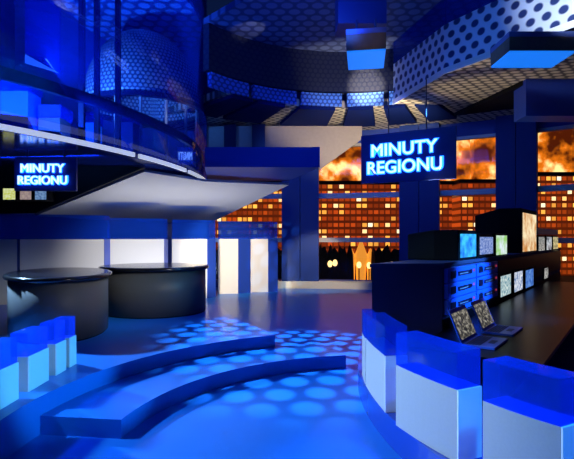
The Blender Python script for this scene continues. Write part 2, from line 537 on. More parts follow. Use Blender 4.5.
# dark blue wedge panels hung between the lit gaps
for a0, a1, lab in [(126, 135, 'leftmost dark blue wedge panel of the ring ceiling'), (112.5, 124, 'second dark blue wedge panel from the left'),
                    (92.5, 106.5, 'third dark blue wedge panel from the left'), (78, 87.5, 'fourth dark blue wedge panel from the left'),
                    (66, 74, 'dark blue wedge panel above the right sign'), (55, 62.5, 'rightmost dark blue wedge panel of the ring ceiling')]:
    p = MB(); m_ = 6
    ii = [OC + Vector((cos(radians(a0 + (a1 - a0) * i / m_)), sin(radians(a0 + (a1 - a0) * i / m_)))) * (OR + .02) for i in range(m_ + 1)]
    oo = [OC + Vector((cos(radians(a0 + (a1 - a0) * i / m_)), sin(radians(a0 + (a1 - a0) * i / m_)))) * (OR + 2.15) for i in range(m_ + 1)]
    p.prism(ii + oo[::-1], ZR - .10, ZR)
    tag(struct(p.build('ceiling_wedge', M['wedge'])), lab, 'ceiling panel')

# beige clerestory below the ring, with dark posts at its left
p = MB().slab([W(196, 126, 16.0), W(362, 126, 16.0), W(362, 139, 16.0), W(319, 170, 16.0), W(319, 152, 16.0), W(196, 152, 16.0)], (0, .12, 0))
cl = struct(p.build('trim_6', M['beige']), 'beige clerestory fascia under the ring ceiling')
for u0, u1 in ((196, 206), (224, 236), (252, 265)):
    MB().obox(W(u0, 152, 15.86), W(u1, 152, 15.86) - W(u0, 152, 15.86), (0, .1, 0), W(u0, 124, 15.86) - W(u0, 152, 15.86)).build('post', M['post'], cl)

# bridge slab in front of it
q = [Vector((-1.80, 10.5)), Vector((.72, 10.5)), Vector((.03, 13.1)), Vector((-2.16, 13.1))]
struct(MB().prism(q, 3.32, 3.76).build('trim_7', M['beam']), 'dark blue bridge beam joining the mezzanine')

# slanted grey soffit
n1, n2, f1 = W(144, 172, 10.55), W(289, 185, 12.9), W(35, 213.5, 13.4)
nrm = (n2 - n1).cross(f1 - n1)


def on_plane(u, v):
    d = W(u, v, 1.0) - Vector((0, 0, H)); o = Vector((0, 0, H))
    return o + d * ((n1 - o).dot(nrm) / d.dot(nrm))


p = MB().slab([n1, on_plane(205, 181.5), n2, on_plane(208, 224), on_plane(120, 221), on_plane(35, 216)], (0, .02, .06))
struct(p.build('ceiling_slope', M['grey_soffit']), 'slanted pale grey soffit above the glass partitions')
# black wall panel behind the left sign, its lower edge cut along the slope
p = MB().slab([W(-90, 150, 10.35), W(144, 167.5, 10.35), W(35, 213, 10.35), W(-90, 216, 10.35)], (0, .1, 0))
struct(p.build('wall_left', M['black']), 'black wall panel behind the left sign')

# ------------------------------------------------------------------ left mezzanine with its glass drum
DC, DR = Vector((-13.3, 13.0)), 11.0
A0, A1 = radians(-48), radians(35)
struct(MB().arcwall(DC, 5.5, DR, A0, A1, 3.32, 3.42, 60).build('ceiling_mezzanine', M['navy']), 'dark glossy underside of the left mezzanine')
for a, b in ((-48, -20.0), (-19.2, -8.6), (-7.4, 14)):
    e = MB().arcwall(DC, DR, DR + .05, radians(a), radians(b), 3.33, 3.41, 30)
    tag(struct(e.build('edge_strip', M['rim_white'])), 'white lit edge strip of the mezzanine', 'edge strip', 'mezzanine edge strips')
e = MB().arcwall(DC, DR - .05, DR - .02, A0, A1, 3.42, 9.0, 60); e.smooth = True
tag(struct(e.build('glass_wall', M['drum_glass'])), 'tall curved blue glass wall of the mezzanine', 'glass wall')
e = MB().arcwall(DC, DR - .22, DR - .12, A0, A1, 4.12, 4.30, 60)
tag(struct(e.build('handrail', M['post'])), 'dark curved rail behind the mezzanine glass', 'rail')
struct(MB().arcwall(DC, 5.0, 5.2, A0, A1, 3.42, 9.0, 30).build('wall_mezzanine', M['wall']))
struct(MB().arcwall(DC, 5.2, DR - .05, A0, A1, 9.0, 9.1, 30).build('ceiling_drum', M['wall']))


def drum_at(u, r):
    d = Vector(((u - U0) / F, 1.0)); d.normalize()
    bb = d.dot(-DC); cc = DC.length_squared - r * r
    return d * (-bb - sqrt(bb * bb - cc))


for u, lab in ((82, 'leftmost dark mullion post of the mezzanine glass'), (97, 'middle dark mullion post of the mezzanine glass'), (118, 'rightmost dark mullion post of the mezzanine glass')):
    p = drum_at(u, DR - .35)
    tag(MB().box(p.x - .045, p.x + .045, p.y - .045, p.y + .045, 3.42, 9.0).build('mullion_post', M['post']), lab, 'post')

# dotted disc and dome inside the drum, modelled in place of glass reflections
m_ = MB(); m_.prism([(-4.25 + 1.75 * cos(t), 13.6 + 2.75 * sin(t)) for t in [2 * pi * i / 48 for i in range(48)]], 8.0, 8.12)
r_ = thing('disc_reflection', 'bright blue dotted disc at top left, a ceiling reflection built behind the glass', 'canopy', (-4.25, 13.6, 8.0))
m_.build('panel', M['dots_disc'], r_)
for dx, dy in ((-.9, 0), (.9, 0), (0, 1.4), (0, -1.4)):
    MB().tube((-4.25 + dx, 13.6 + dy, 8.12), (-4.25 + dx, 13.6 + dy, 9.0), .03).build('hanger', M['post'], r_)

dc = Vector((-4.0, 13.4, 5.35)); rx, rz = 1.6, 2.15
rings, nn, kk = [], 40, 14
for j in range(kk + 1):
    t = pi / 2 * j / kk * .995
    rings.append([dc + Vector((rx * cos(t) * cos(2 * pi * i / nn), rx * cos(t) * sin(2 * pi * i / nn), rz * sin(t))) for i in range(nn)])
m_ = MB().rings(rings, cap=False); m_.smooth = True
r_ = thing('dome_reflection', 'dark dotted dome on thin poles, a reflection modelled behind the mezzanine glass', 'dome', (dc.x, dc.y, 3.42))


def dome_uv(p):
    d = p - dc
    return (atan2(d.x, -d.y) * 1.5, d.z)


sh = m_.build('shell', M['dots_dome'], r_, uv=dome_uv)
so = sh.modifiers.new('thick', 'SOLIDIFY'); so.thickness = .04
for k in range(6):
    a = radians(-100 + 24 * k)
    x, y = dc.x + 1.5 * cos(a), dc.y + 1.5 * sin(a)
    MB().tube((x, y, 3.42), (x, y, 5.37), .035).build('pole', M['steel'], r_)
MB().arcwall((dc.x, dc.y), 1.52, 1.66, 0, 2 * pi - .001, 5.28, 5.40, 40).build('ring', M['post'], r_)

# translucent hanging panel with slanted foot, and blocks modelled in place of layered reflections
r_ = thing('hanging_panel', 'pale blue translucent panel hanging at top left', 'panel', (X(42, 9.0), 9.0, 4.9))
p = MB().slab([W(25, -110, 9.0), W(60, -110, 9.0), W(59, 73, 9.0), W(25, 62, 9.0)], (0, .05, 0))
p.build('sheet', M['glass_blue'], r_)
p = MB().slab([W(25, 54, 8.97), W(59, 73, 8.97), W(25, 63, 8.97)], (0, .03, 0))
p.build('white_tip', M['white'], r_)
for u0, u1, v, Y, lab, mt in ((38, 60, 105, 8.6, 'low grey and blue block by the mezzanine edge at left', 'housing'),
                              (84, 94, 112, 10.2, 'small blue block between the mezzanine posts', 'light_blue'),
                              (116, 133, 112, 10.6, 'blue block right of the mezzanine posts', 'beam'),
                              (0, 28, 78, 8.4, 'tall bright blue block at far left of the mezzanine', 'rack')):
    x0, x1 = X(u0, Y), X(u1, Y); zt = W(0, v, Y).z
    r_ = thing('reflection_block', lab, 'block', ((x0 + x1) / 2, Y, 3.42))
    MB().box(x0, x1, Y, Y + .45, 3.42, zt - .22).build('body', M[mt], r_, bevel=.01)
    MB().box(x0 - .02, x1 + .02, Y - .02, Y + .47, zt - .22, zt).build('cap', M['glass_blue'], r_)

# ------------------------------------------------------------------ upper right balcony
E = [Vector((2.95, 13.3)), Vector((3.56, 10.8)), Vector((4.5, 9.28)), Vector((5.04, 8.43)), Vector((6.3, 6.6))]
back = [Vector((8.6, 8.2)), Vector((7.4, 13.4))]
struct(MB().prism(E + back, ZR - .12, ZR - .02).build('ceiling_balcony', M['dots_ring']), 'perforated underside of the right balcony')
e = MB(); g = MB(); st = MB()
for i in range(len(E) - 1):
    a, b = E[i], E[i + 1]; d = (b - a).normalized(); nr = Vector((-d.y, d.x)) * -.06
    e.obox((a.x, a.y, ZR - .02), (b.x - a.x, b.y - a.y, 0), (-nr.x, -nr.y, 0), (0, 0, 1.0))
    g.obox((a.x, a.y, ZR + .98), (b.x - a.x, b.y - a.y, 0), (-nr.x * .5, -nr.y * .5, 0), (0, 0, 2.4))
    st.obox((a.x, a.y, ZR - .14), (b.x - a.x, b.y - a.y, 0), (nr.x * .5, nr.y * .5, 0), (0, 0, .13))
tag(struct(e.build('balcony_fascia', M['dots_fascia'])), 'perforated fascia of the right balcony', 'fascia')
tag(struct(g.build('balcony_glass', M['glass_blue'])), 'blue glass above the right balcony fascia', 'glass wall')
tag(struct(st.build('balcony_edge', M['edge_plain'])), 'white edge strip of the right balcony', 'edge strip')
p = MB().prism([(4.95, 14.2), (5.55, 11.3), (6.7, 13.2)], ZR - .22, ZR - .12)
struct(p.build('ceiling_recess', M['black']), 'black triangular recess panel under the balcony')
tag(struct(MB().box(X(526, 11.2), X(526, 11.2) + 1.6, 11.2, 11.8, 4.62, 5.9).build('bulkhead', M['beam'])), 'blue bulkhead box below the right balcony', 'bulkhead')


def light_box(cx, cy, wd, dp, z0, z1, yaw, lab, top):
    r = thing('light_box', lab, 'light fixture', (cx, cy, z0))
    a_ = Vector((cos(yaw), sin(yaw), 0)); b_ = Vector((-sin(yaw), cos(yaw), 0)); c_ = Vector((cx, cy, 0))

    def bb(g, za, zb_):
        return MB().obox(c_ - a_ * (wd / 2 + g) - b_ * (dp / 2 + g) + Vector((0, 0, za)), a_ * (wd + 2 * g), b_ * (dp + 2 * g), (0, 0, zb_ - za))
    bb(0, z0 + .03, z1 - .09).build('housing', M['housing'], r)
    bb(.005, z1 - .09, z1).build('lip', M['lip'], r)
    bb(-.01, z0, z0 + .03).build('diffuser', M['light_blue'], r)
    for sx in (-.25, .25):
        p = c_ + a_ * wd * sx
        MB().tube((p.x, p.y, z1), (p.x, p.y, top), .02).build('rod', M['post'], r)


light_box(1.44, 8.75, .68, .9, 5.0, 5.40, -.16, 'hanging light box with brown side and glowing blue underside', 5.75)
light_box(4.42, 8.68, 1.15, .77, 4.98, 5.34, 0, 'wide hanging light box with blue underside at upper right', ZR - .12)
tag(struct(MB().box(.95, 1.85, 8.9, 9.5, 5.75, 7.2).build('ceiling_box', M['dark_beam'])), 'dark boxed duct above the hanging light box', 'duct')

# ------------------------------------------------------------------ stage platform and step
SC = Vector((1.2, 3.9))


def arc(c, r, a0, a1, n):
    return [(c.x + r * cos(radians(a0 + (a1 - a0) * i / n)), c.y + r * sin(radians(a0 + (a1 - a0) * i / n))) for i in range(n + 1)]


pl = arc(SC, 3.45, 203, 113.5, 50) + [(-1.03, 8.8), (-1.45, 10.3), (-7.2, 10.3), (-7.2, 2.55)]
tag(MB().prism(pl, 0, .34).build('stage_platform', M['stage']), 'raised blue curved stage carrying the two dark desks', 'platform')
st = arc(SC, 2.68, 173, 98.5, 40) + arc(SC, 3.445, 98.5, 173, 40)
tag(MB().prism(st, 0, .17).build('stage_step', M['stage']), 'low curved blue step in front of the stage', 'step')


# ------------------------------------------------------------------ desks
def ell(c, a, b, ang, off, z, n=64):
    ca, sa = cos(ang), sin(ang); r = []
    for i in range(n):
        t = 2 * pi * i / n
        x, y = (a + off) * cos(t), (b + off) * sin(t)
        r.append(Vector((c[0] + x * ca - y * sa, c[1] + x * sa + y * ca, z)))
    return r


def desk(c, a, b, ang, lab):
    r = thing('anchor_desk', lab, 'desk', (c[0], c[1], .34))
    m = MB().rings([ell(c, a, b, ang, 0, z) for z in (.36, 1.17)]); m.smooth = True
    m.build('body', M['desk_body'], r)
    m = MB().rings([ell(c, a, b, ang, -.02, z) for z in (.34, .36)]); m.build('plinth', M['black'], r)
    prof = [(-.03, 1.165), (.03, 1.165), (.055, 1.175), (.065, 1.20), (.055, 1.225), (.03, 1.237), (-.01, 1.24)]
    m = MB().rings([ell(c, a, b, ang, o, z) for o, z in prof]); m.smooth = True
    m.build('top', M['desk_rim'], r)


desk((-3.57, 7.55), 1.20, .71, radians(114), 'dark round desk at left with black rimmed top, nearest to camera')
desk((-2.58, 9.38), .98, .92, 0, 'dark grey round desk standing behind and right of the other')


# ------------------------------------------------------------------ partition blocks (white base, blue acrylic top)
def partition(p, q, t, z0, z1, z2, lab, group, bow=0.0, end=False):
    """p,q: foot of the front face; t: vector to the back face; bow: bulge of the front"""
    p, q, t = Vector(p), Vector(q), Vector(t)
    n = 8 if bow else 1
    d = q - p; nr = -t.normalized()
    fr = [p + d * (i / n) + nr * bow * (1 - (2 * i / n - 1) ** 2) for i in range(n + 1)]
    bk = [x + t for x in reversed(fr)]
    ctr = (p + q + t) / 2
    r = thing('partition_block', lab, 'partition', (ctr.x, ctr.y, z0), group)
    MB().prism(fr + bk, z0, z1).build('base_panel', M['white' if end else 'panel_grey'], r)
    MB().prism(fr + bk, z1 + .002, z2).build('acrylic_top', M['glass_blue'], r)
    if True:
        e = t.normalized(); o = q + d.normalized() * .002
        MB().prism([o, o + t, o + t + d.normalized() * .012, o + d.normalized() * .012], z0, z1).build('end_tone', M['beam' if end else 'end_lit'], r)  # end tone painted: dark blue for shade at back, whiter where lit in front
    return r


LG = 'low partition blocks on the stage edge'
for (y0, y1, x), lab in zip([(3.75, 4.27, -2.40), (4.46, 4.83, -2.41), (4.99, 5.21, -2.41), (5.30, 5.46, -2.41)],
                            ['low cyan lit block with blue acrylic top, at the left picture edge',
                             'largest complete low block with blue acrylic top, second from left',
                             'third low block with blue acrylic top, near the desk front',
                             'smallest and farthest low block with blue acrylic top by the desk']):
    partition((x - .16, y0), (x, y0), (0, y1 - y0), .34, .665, .885, lab, LG)

# right platform
RC = Vector((6.27, 5.0))
rp = arc(RC, 5.47, 215, 165, 40) + [(1.1, 7.2), (5.5, 13.2), (8.6, 9.5), (6.0, 1.5)]
tag(MB().prism(rp, 0, .25).build('control_platform', M['stage_dark']), 'raised blue curved platform under the control desk', 'platform')
RG = 'white partition blocks round the control platform'
th = Vector((.20, .10))
partition((.835, 5.34), (.815, 5.02), (.12, .02), .25, .72, .98, 'farthest narrow white block of the right curve, beside the console', RG)
partition((.812, 4.96), (.855, 4.19), (.2, .03), .25, .74, 1.0, 'narrow white block left of the big curved white block', RG, .01)
partition((.885, 3.90), (1.15, 3.25), th, .25, .74, 1.0, 'big curved white block with bright blue end, centre right foreground', RG, .015)
partition((1.24, 3.04), (1.49, 2.615), th, .25, .74, 1.0, 'grey shaded block with acrylic top at the bottom right corner', RG, .015)
partition((1.62, 2.46), (1.95, 2.12), th, .25, .74, 1.0, 'block cut off by the right picture edge', RG, .01)

BG = 'tall white partitions at the back of the stage'


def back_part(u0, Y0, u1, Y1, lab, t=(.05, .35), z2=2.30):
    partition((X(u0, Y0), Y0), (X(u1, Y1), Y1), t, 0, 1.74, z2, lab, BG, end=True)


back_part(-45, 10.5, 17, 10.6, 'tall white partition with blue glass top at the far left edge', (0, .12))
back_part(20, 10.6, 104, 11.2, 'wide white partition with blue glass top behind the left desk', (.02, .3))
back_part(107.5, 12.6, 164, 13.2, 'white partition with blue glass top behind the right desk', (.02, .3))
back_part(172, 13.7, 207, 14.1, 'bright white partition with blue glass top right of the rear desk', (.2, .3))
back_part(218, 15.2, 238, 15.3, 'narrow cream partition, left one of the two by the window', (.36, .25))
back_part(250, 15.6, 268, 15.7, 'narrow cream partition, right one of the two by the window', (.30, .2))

# ------------------------------------------------------------------ signs
FONT_CACHE = {}


def text_obj(txt, height, loc, right, up, mat, name, parent, depth=.02, grow=0.0, width=None, mirror=False):
    cu = bpy.data.curves.new('text', 'FONT'); cu.body = txt; cu.size = 1.0
    cu.extrude = .5; cu.offset = grow / height
    cu.align_x = 'CENTER'; cu.align_y = 'CENTER'; cu.space_character = 1.02
    tmp = bpy.data.objects.new('text_tmp', cu); COL.objects.link(tmp)
    dg = bpy.context.evaluated_depsgraph_get()
    me = bpy.data.meshes.new_from_object(tmp.evaluated_get(dg))
    bpy.data.objects.remove(tmp)
    xs = [v.co.x for v in me.vertices]; ys = [v.co.y for v in me.vertices]
    cx, cy = (min(xs) + max(xs)) / 2, (min(ys) + max(ys)) / 2
    sy = height / .72; sx = sy
    if width: sx = width / (max(xs) - min(xs))
    if mirror: sx = -sx
    R, Uv = Vector(right).normalized(), Vector(up).normalized(); Nn = R.cross(Uv)
    loc = Vector(loc); off = BASE[parent.name]
    for v in me.vertices:
        v.co = loc + R * ((v.co.x - cx) * sx) + Uv * ((v.co.y - cy) * sy) + Nn * (v.co.z * depth) - off
    me.materials.clear(); me.materials.append(mat)
    o = bpy.data.objects.new(name, me); COL.objects.link(o); o.parent = parent
    return o


def sign(p00, p10, zt0, zb0, lab, brackets):
    """p00,p10 plan points of the board's left and right edge"""
    a, b = Vector((*p00, 0)), Vector((*p10, 0))
    R = (b - a).normalized(); Wd = (b - a).length; Up = Vector((0, 0, 1)); Nn = R.cross(Up)
    r = thing('studio_sign', lab, 'sign', ((a.x + b.x) / 2, (a.y + b.y) / 2, zb0))
    hgt = zt0 - zb0
    MB().obox((a.x, a.y, zb0), R * Wd, -Nn * .08, (0, 0, hgt)).build('board', M['sign_board'], r, bevel=.008)
    mid = (a + b) / 2
    for txt, fz, fw in (('MINUTY', .66, .69), ('REGIONU', .31, .78)):
        c = mid + Vector((0, 0, zb0 + hgt * fz)) + R * (-.025 * Wd)
        text_obj(txt, hgt * .25, c + Nn * .020, R, Up, M['halo'], 'letter_glow', r, .02, grow=hgt * .014, width=Wd * (fw + .035))
        text_obj(txt, hgt * .25, c + Nn * .045, R, Up, M['letter'], 'lettering', r, .03, grow=0, width=Wd * fw)
    brackets(r, a, b, Nn)
    return r, mid, Nn


def br_right(r, a, b, Nn):
    for f in (.3, .7):
        p = a.lerp(b, f) - Nn * .08
        MB().tube((p.x, p.y, 3.9), (p.x, p.y, ZR - .1), .014).build('hanger', M['post'], r)


Ysl, Ysr = 12.0, 10.88
zs_t, zs_b = H + 102 / F * Ysl, H + 54 / F * Ysl
sign((X(361, Ysl), Ysl), (X(456, Ysr), Ysr), 4.32, 3.12, 'large hanging blue sign with glowing letters before the windows', br_right)


def br_left(r, a, b, Nn):
    for f in (.2, .8):
        p = a.lerp(b, f) - Nn * .04
        MB().tube((p.x, p.y, 3.2), (p.x, p.y, 3.33), .02).build('hanger', M['post'], r)


sign((X(14, 8.75), 8.75), (X(76, 8.75), 8.75), 3.25, 2.63, 'smaller glowing blue sign under the left mezzanine', br_left)

r_ = thing('sign_reflection', 'sign reflection with reversed letters, modelled as a bright blue board at the mezzanine tip', 'sign', (X(185, 12.6), 12.6, 3.42))  # mirror image of the sign lettering, modelled as a board on a stand
c0 = W(177, 165, 12.6); c1 = W(193, 165, 12.6); c2 = W(177, 147, 12.6)
MB().obox(c0, c1 - c0, (0, .05, 0), c2 - c0).build('board', M['rack'], r_)
text_obj('MINUTY', .22, W(185, 156, 12.56), (1, 0, 0), (0, 0, 1), M['letter'], 'lettering', r_, .03, width=.37, mirror=True)
MB().tube(W(185, 165, 12.62), (W(185, 165, 12.62).x, 12.62, 3.42), .02).build('stand', M['post'], r_)

# small monitors under the left sign
SM = [(-3, 5, 'dim grey', (.15, .15, .2), (.3, .3, .35)), (3, 15, 'yellow', (.75, .8, .5), (.55, .6, .05)),
      (20, 31, 'brown', (.25, .18, .2), (.45, .35, .3)), (35, 46, 'dark blue', (.05, .12, .3), (.2, .35, .6))]
for i, (u0, u1, nm, ca, cb) in enumerate(SM[1:]):
    Y = 10.0
    r_ = thing('small_monitor', 'small monitor with a %s picture below the left sign' % nm, 'monitor', (X((u0 + u1) / 2, Y), Y + .3, W(0, 200, Y).z), 'small monitors below the left sign')
    a = W(u0 - 1, 200.5, Y); MB().obox(a, (X(u1 + 1, Y) - a.x, 0, 0), (0, .34, 0), (0, 0, W(0, 187.5, Y).z - a.z)).build('case', M['black'], r_, bevel=.01)
    a = W(u0, 199.5, Y - .012); MB().obox(a, (X(u1, Y) - X(u0, Y), 0, 0), (0, .01, 0), (0, 0, 11 / F * Y)).build('screen', screen('screen_' + nm.replace(' ', '_'), ca, cb, 5, .9, i), r_)

# ------------------------------------------------------------------ control console
DIR = Vector((.595, .804)); NR = Vector((.804, -.595))       # along the console and towards its operators
Bc = Vector((1.84, 5.7)); Acn = Vector((.974, 5.5)); ZC = 1.473
L_ = 10.2
far = Bc + DIR * L_; bk = Acn + DIR * (L_ - .4)


def face_pt(u):
    k_ = (u - U0) / F
    y = (Bc.y * (DIR.x / DIR.y) - Bc.x) / (DIR.x / DIR.y - k_)
    return Vector((k_ * y, y))


r_ = thing('control_console', 'long dark slate control console running back to the right', 'console', (Bc.x, Bc.y, .25))
MB().prism([Acn, Bc, far, bk], .25, ZC - .04).build('carcass', M['console'], r_)
MB().prism([Acn - NR * .02 - DIR * .02, Bc + NR * .03 - DIR * .03, far + NR * .03, bk - NR * .02], ZC - .04, ZC).build('top', M['console'], r_)
p0, p1 = face_pt(497), far
MB().obox((p0.x, p0.y, .9), Vector((*(p1 - p0), 0)), Vector((*NR, 0)) * .02, (0, 0, .5)).build('bay_panel', M['black_gloss'], r_)
MB().obox((Bc.x, Bc.y, .3), Vector((*(far - Bc), 0)), Vector((*NR, 0)) * .015, (0, 0, .5)).build('lower_panel', M['black_gloss'], r_)

# rack units, three rows of two
s0 = Bc + DIR * .06; s1 = face_pt(495); wid = (s1 - s0).length
uh = .178; zb = .845
N3, D3 = Vector((*NR, 0)), Vector((*DIR, 0))
rows = ['bottom', 'middle', 'top']
for r in range(3):
    for c in range(2):
        o = Vector((*s0, zb + r * (uh + .012))) + D3 * (wid / 2 * c + .01)
        wd = wid / 2 - .04
        t = thing('rack_unit', 'blue rack unit in the %s row, %s of the pair' % (rows[r], ('left', 'right')[c]), 'rack unit', o, 'blue rack units in the console')
        MB().obox(o, D3 * wd, N3 * .05, (0, 0, uh)).build('faceplate', M['rack'], t, bevel=.006)
        sl = MB().obox(o + D3 * wd * .32 + N3 * .05 + Vector((0, 0, uh * .38)), D3 * wd * .5, N3 * .006, (0, 0, uh * .3)).build('slot', M['rack_dark'], t)
        MB().obox(o + D3 * wd * .08 + N3 * .05 + Vector((0, 0, uh * .28)), D3 * wd * .16, N3 * .006, (0, 0, uh * .5)).build('fan_grille', M['rack_dark'], t)
        MB().obox(o + D3 * wd * .36 + N3 * .056 + Vector((0, 0, uh * .48)), D3 * wd * .3, N3 * .004, (0, 0, uh * .07)).build('display', M['steel'], sl)
        MB().obox(o + D3 * wd * .88 + N3 * .05 + Vector((0, 0, uh * .5)), D3 * wd * .04, N3 * .006, (0, 0, uh * .18)).build('indicator', M['red'], t)


def face_monitor(name, u0, u1, vt, vb, depth, pad, lab, mat, group, z_base=None, inset=.0, rounded=False, back=1.0):
    a, b = face_pt(u0), face_pt(u1)
    ym = (a.y + b.y) / 2
    zt, zb_ = H - (vt - V0) / F * ym, H - (vb - V0) / F * ym
    base = zb_ - pad if z_base is None else z_base
    a3 = Vector((a.x, a.y, 0)) - D3 * pad; ln = (b - a).length + 2 * pad
    top = zt + pad * .9
    t = thing(name, lab, 'monitor', (a.x, a.y, base), group)
    # case tapers towards the back like a tube set
    fr = [a3 + N3 * inset + Vector((0, 0, base)), a3 + D3 * ln + N3 * inset + Vector((0, 0, base)),
          a3 + D3 * ln + N3 * inset + Vector((0, 0, top)), a3 + N3 * inset + Vector((0, 0, top))]
    hh = top - base
    k1 = [p - N3 * depth * .45 for p in fr]
    s = .86 * back
    ctr = sum(fr, Vector()) / 4
    k2 = [ctr - N3 * depth + D3 * (p - ctr).dot(D3) * s + Vector((0, 0, (p.z - base) * s + base - ctr.z)) for p in k1]
    m = MB().rings([fr, k1, k2]); m.build('case', M['black'], t, bevel=.02 if hh > .25 else .008)
    o = Vector((a.x, a.y, zb_)) + N3 * (inset + .004)
    MB().obox(o, Vector((*(b - a), 0)), N3 * .012, (0, 0, zt - zb_)).build('screen', mat, t)
    return t


TG = 'monitors standing on the console'
face_monitor('crt_monitor', 460, 475, 234, 257, .72, .06, 'black monitor with a bright blue picture, nearest on the console', screen('screen_sky', (.01, .16, .75), (.05, .55, .95), 3, 1.2, .3), TG, ZC, .0)
face_monitor('crt_monitor', 479.5, 492, 237, 254, .55, .045, 'monitor with a grey blue picture, second on the console', screen('screen_slate', (.05, .12, .45), (.35, .45, .75), 9, 1.0, 2.), TG, ZC)
face_monitor('crt_monitor', 496, 506, 235.5, 254.5, .55, .045, 'monitor with a green and white picture, third on the console', screen('screen_field', (.3, .65, .15), (.75, .85, .95), 2.2, 1.0, 3.), TG, ZC)
face_monitor('large_monitor', 522.5, 535.5, 214, 251, .92, .10, 'large black monitor with an amber picture towering over the row', screen('screen_amber', (.55, .22, .05), (.95, .85, .55), 3, 1.1, 4.), TG, ZC)
face_monitor('crt_monitor', 538.5, 544, 237, 251, .4, .05, 'small monitor with a dark street picture just beyond the large one', screen('screen_street', (.04, .05, .06), (.55, .55, .5), 8, .9, 5.), TG, ZC)
face_monitor('crt_monitor', 546.5, 551, 237, 250.5, .4, .05, 'small monitor with a white figure picture, second beyond the large one', screen('screen_figure', (.02, .03, .05), (.7, .75, .8), 3, .9, 6.), TG, ZC)
face_monitor('crt_monitor', 553, 557.5, 237, 250.5, .4, .05, 'small monitor with a yellowish picture at the far console end', screen('screen_yellow', (.1, .08, .03), (.8, .7, .35), 5, .9, 7.), TG, ZC)
IG = 'screens set in the console face'
for (u0, u1, vt, vb), lab, mt in zip([(498, 508, 275, 295), (512, 520, 271.5, 290.5), (523.5, 531, 269.5, 286.5), (542.5, 546, 268, 278)],
        ['built-in screen with a pale striped picture beside the rack', 'built-in screen with a white and blue picture, second from the rack',
         'built-in screen with a deep blue picture, third from the rack', 'built-in screen with a small white shape, farthest from the rack'],
        [screen('screen_stripes', (.08, .25, .35), (.7, .8, .75), 7, 1.0, 8.), screen('screen_paper', (.1, .2, .45), (.85, .88, .9), 5, 1.0, 9.),
         screen('screen_deep', (.02, .10, .5), (.15, .35, .8), 4, .9, 10.), screen('screen_shape', (.02, .02, .03), (.75, .75, .7), 3, .8, 11.)]):
    a, b = face_pt(u0), face_pt(u1); ym = (a.y + b.y) / 2
    zt, zb_ = H - (vt - V0) / F * ym, H - (vb - V0) / F * ym
    t = thing('console_screen', lab, 'monitor', (a.x, a.y, zb_), IG)
    o = Vector((a.x, a.y, zb_)) + N3 * .021
    v = Vector((*(b - a), 0))
    MB().obox(o - D3 * .03 - Vector((0, 0, .03)), v + D3 * .06, N3 * .02, (0, 0, zt - zb_ + .06)).build('bezel', M['black'], t)
    MB().obox(o + N3 * .02, v, N3 * .006, (0, 0, zt - zb_)).build('screen', mt, t)
# shelf over the far small monitors
a, b = face_pt(538), face_pt(558)
tag(MB().obox((a.x, a.y, 1.86), Vector((*(b - a), 0)), -N3 * .35, (0, 0, .14)).build('equipment_case', M['steel']), 'pale grey case lying on the far small monitors', 'case')

# worktop before the console
q1 = Bc - DIR * 1.25 + NR * .10; q2 = Bc + DIR * 7.5 + NR * .06
q3 = q2 + NR * 1.15; q4 = q1 + NR * 1.15
t = thing('worktop', 'glossy black worktop in front of the console', 'worktop', (q1.x, q1.y, .25))
MB().prism([q1, q2, q3, q4], .68, .72).build('top', M['black_gloss'], t)
MB().prism([q1 + NR * .1 + DIR * .1, q2 + NR * .1, q3 - NR * .35, q4 - NR * .35 + DIR * .1], .25, .68).build('base', M['black'], t)


def laptop(hinge, lab, rot, mat, wd=.36, hs=1.3):
    d = Vector((cos(rot), sin(rot), 0)); n = Vector((d.y, -d.x, 0))       # d along the hinge, n to the user
    t = thing('laptop', lab, 'laptop', (hinge[0], hinge[1], .72), 'laptops on the worktop')
    o = Vector((hinge[0], hinge[1], .72))
    dk = MB().obox(o, d * wd, n * .30, (0, 0, .022)).build('keyboard_deck', M['laptop'], t, bevel=.004)
    kb = MB()
    for r in range(5):
        for c in range(11):
            kb.obox(o + d * (.03 + c * (wd - .06) / 11) + n * (.03 + r * .027) + Vector((0, 0, .022)), d * ((wd - .06) / 11 * .8), n * .02, (0, 0, .004))
    kb.build('keys', M['keys'], dk)
    MB().obox(o + d * wd * .35 + n * .19 + Vector((0, 0, .022)), d * wd * .3, n * .06, (0, 0, .002)).build('touchpad', M['keys'], dk)
    up = (Vector((0, 0, 1)) * .92 - n * .38).normalized(); nn = up.cross(d) * -1
    if nn.dot(n) < 0: nn = -nn
    ls = o + Vector((0, 0, .024))
    ld = MB().obox(ls, d * wd, -nn * .014, up * .26 * hs).build('lid', M['laptop'], t, bevel=.004)
    MB().obox(ls + d * .03 + up * .03, d * (wd - .06), nn * .003, up * .205 * hs).build('screen', mat, ld)


sm = screen('screen_aerial', (.02, .02, .02), (.60, .57, .50), 8, .65, 12., (.14, .13, .11))
laptop((1.70, 4.66), 'nearer open blue laptop with an aerial picture on screen', atan2(.804, .595), sm, .54)
laptop((2.16, 5.28), 'farther open blue laptop with an aerial picture on screen', atan2(.804, .595), sm, .54)

# ------------------------------------------------------------------ the night city outside
M['office'] = facade('office_facade', (.72, .80), (.20, .022, .002), (1.0, .38, .05), .26, 2.0, 1, frame=.11)
M['office2'] = facade('office_facade_dense', (.62, .78), (.22, .026, .002), (1.0, .38, .05), .34, 2.0, 5, frame=.11)
M['roofdark'] = plain('city_roof', (.02, .012, .01), .8)
M['embank'] = plain('embankment', (.008, .006, .01), .9)
M['tree_dark'] = plain('tree_dark', (.012, .010, .006), .9)
M['lamp_glow'] = plain('street_lamp_glow', (1, .7, .35), .5, emit=(1.0, .62, .22), strength=2.2)
M['fountain'] = plain('fountain_glow', (1, .6, .2), .5, emit=(1.0, .34, .03), strength=.9)


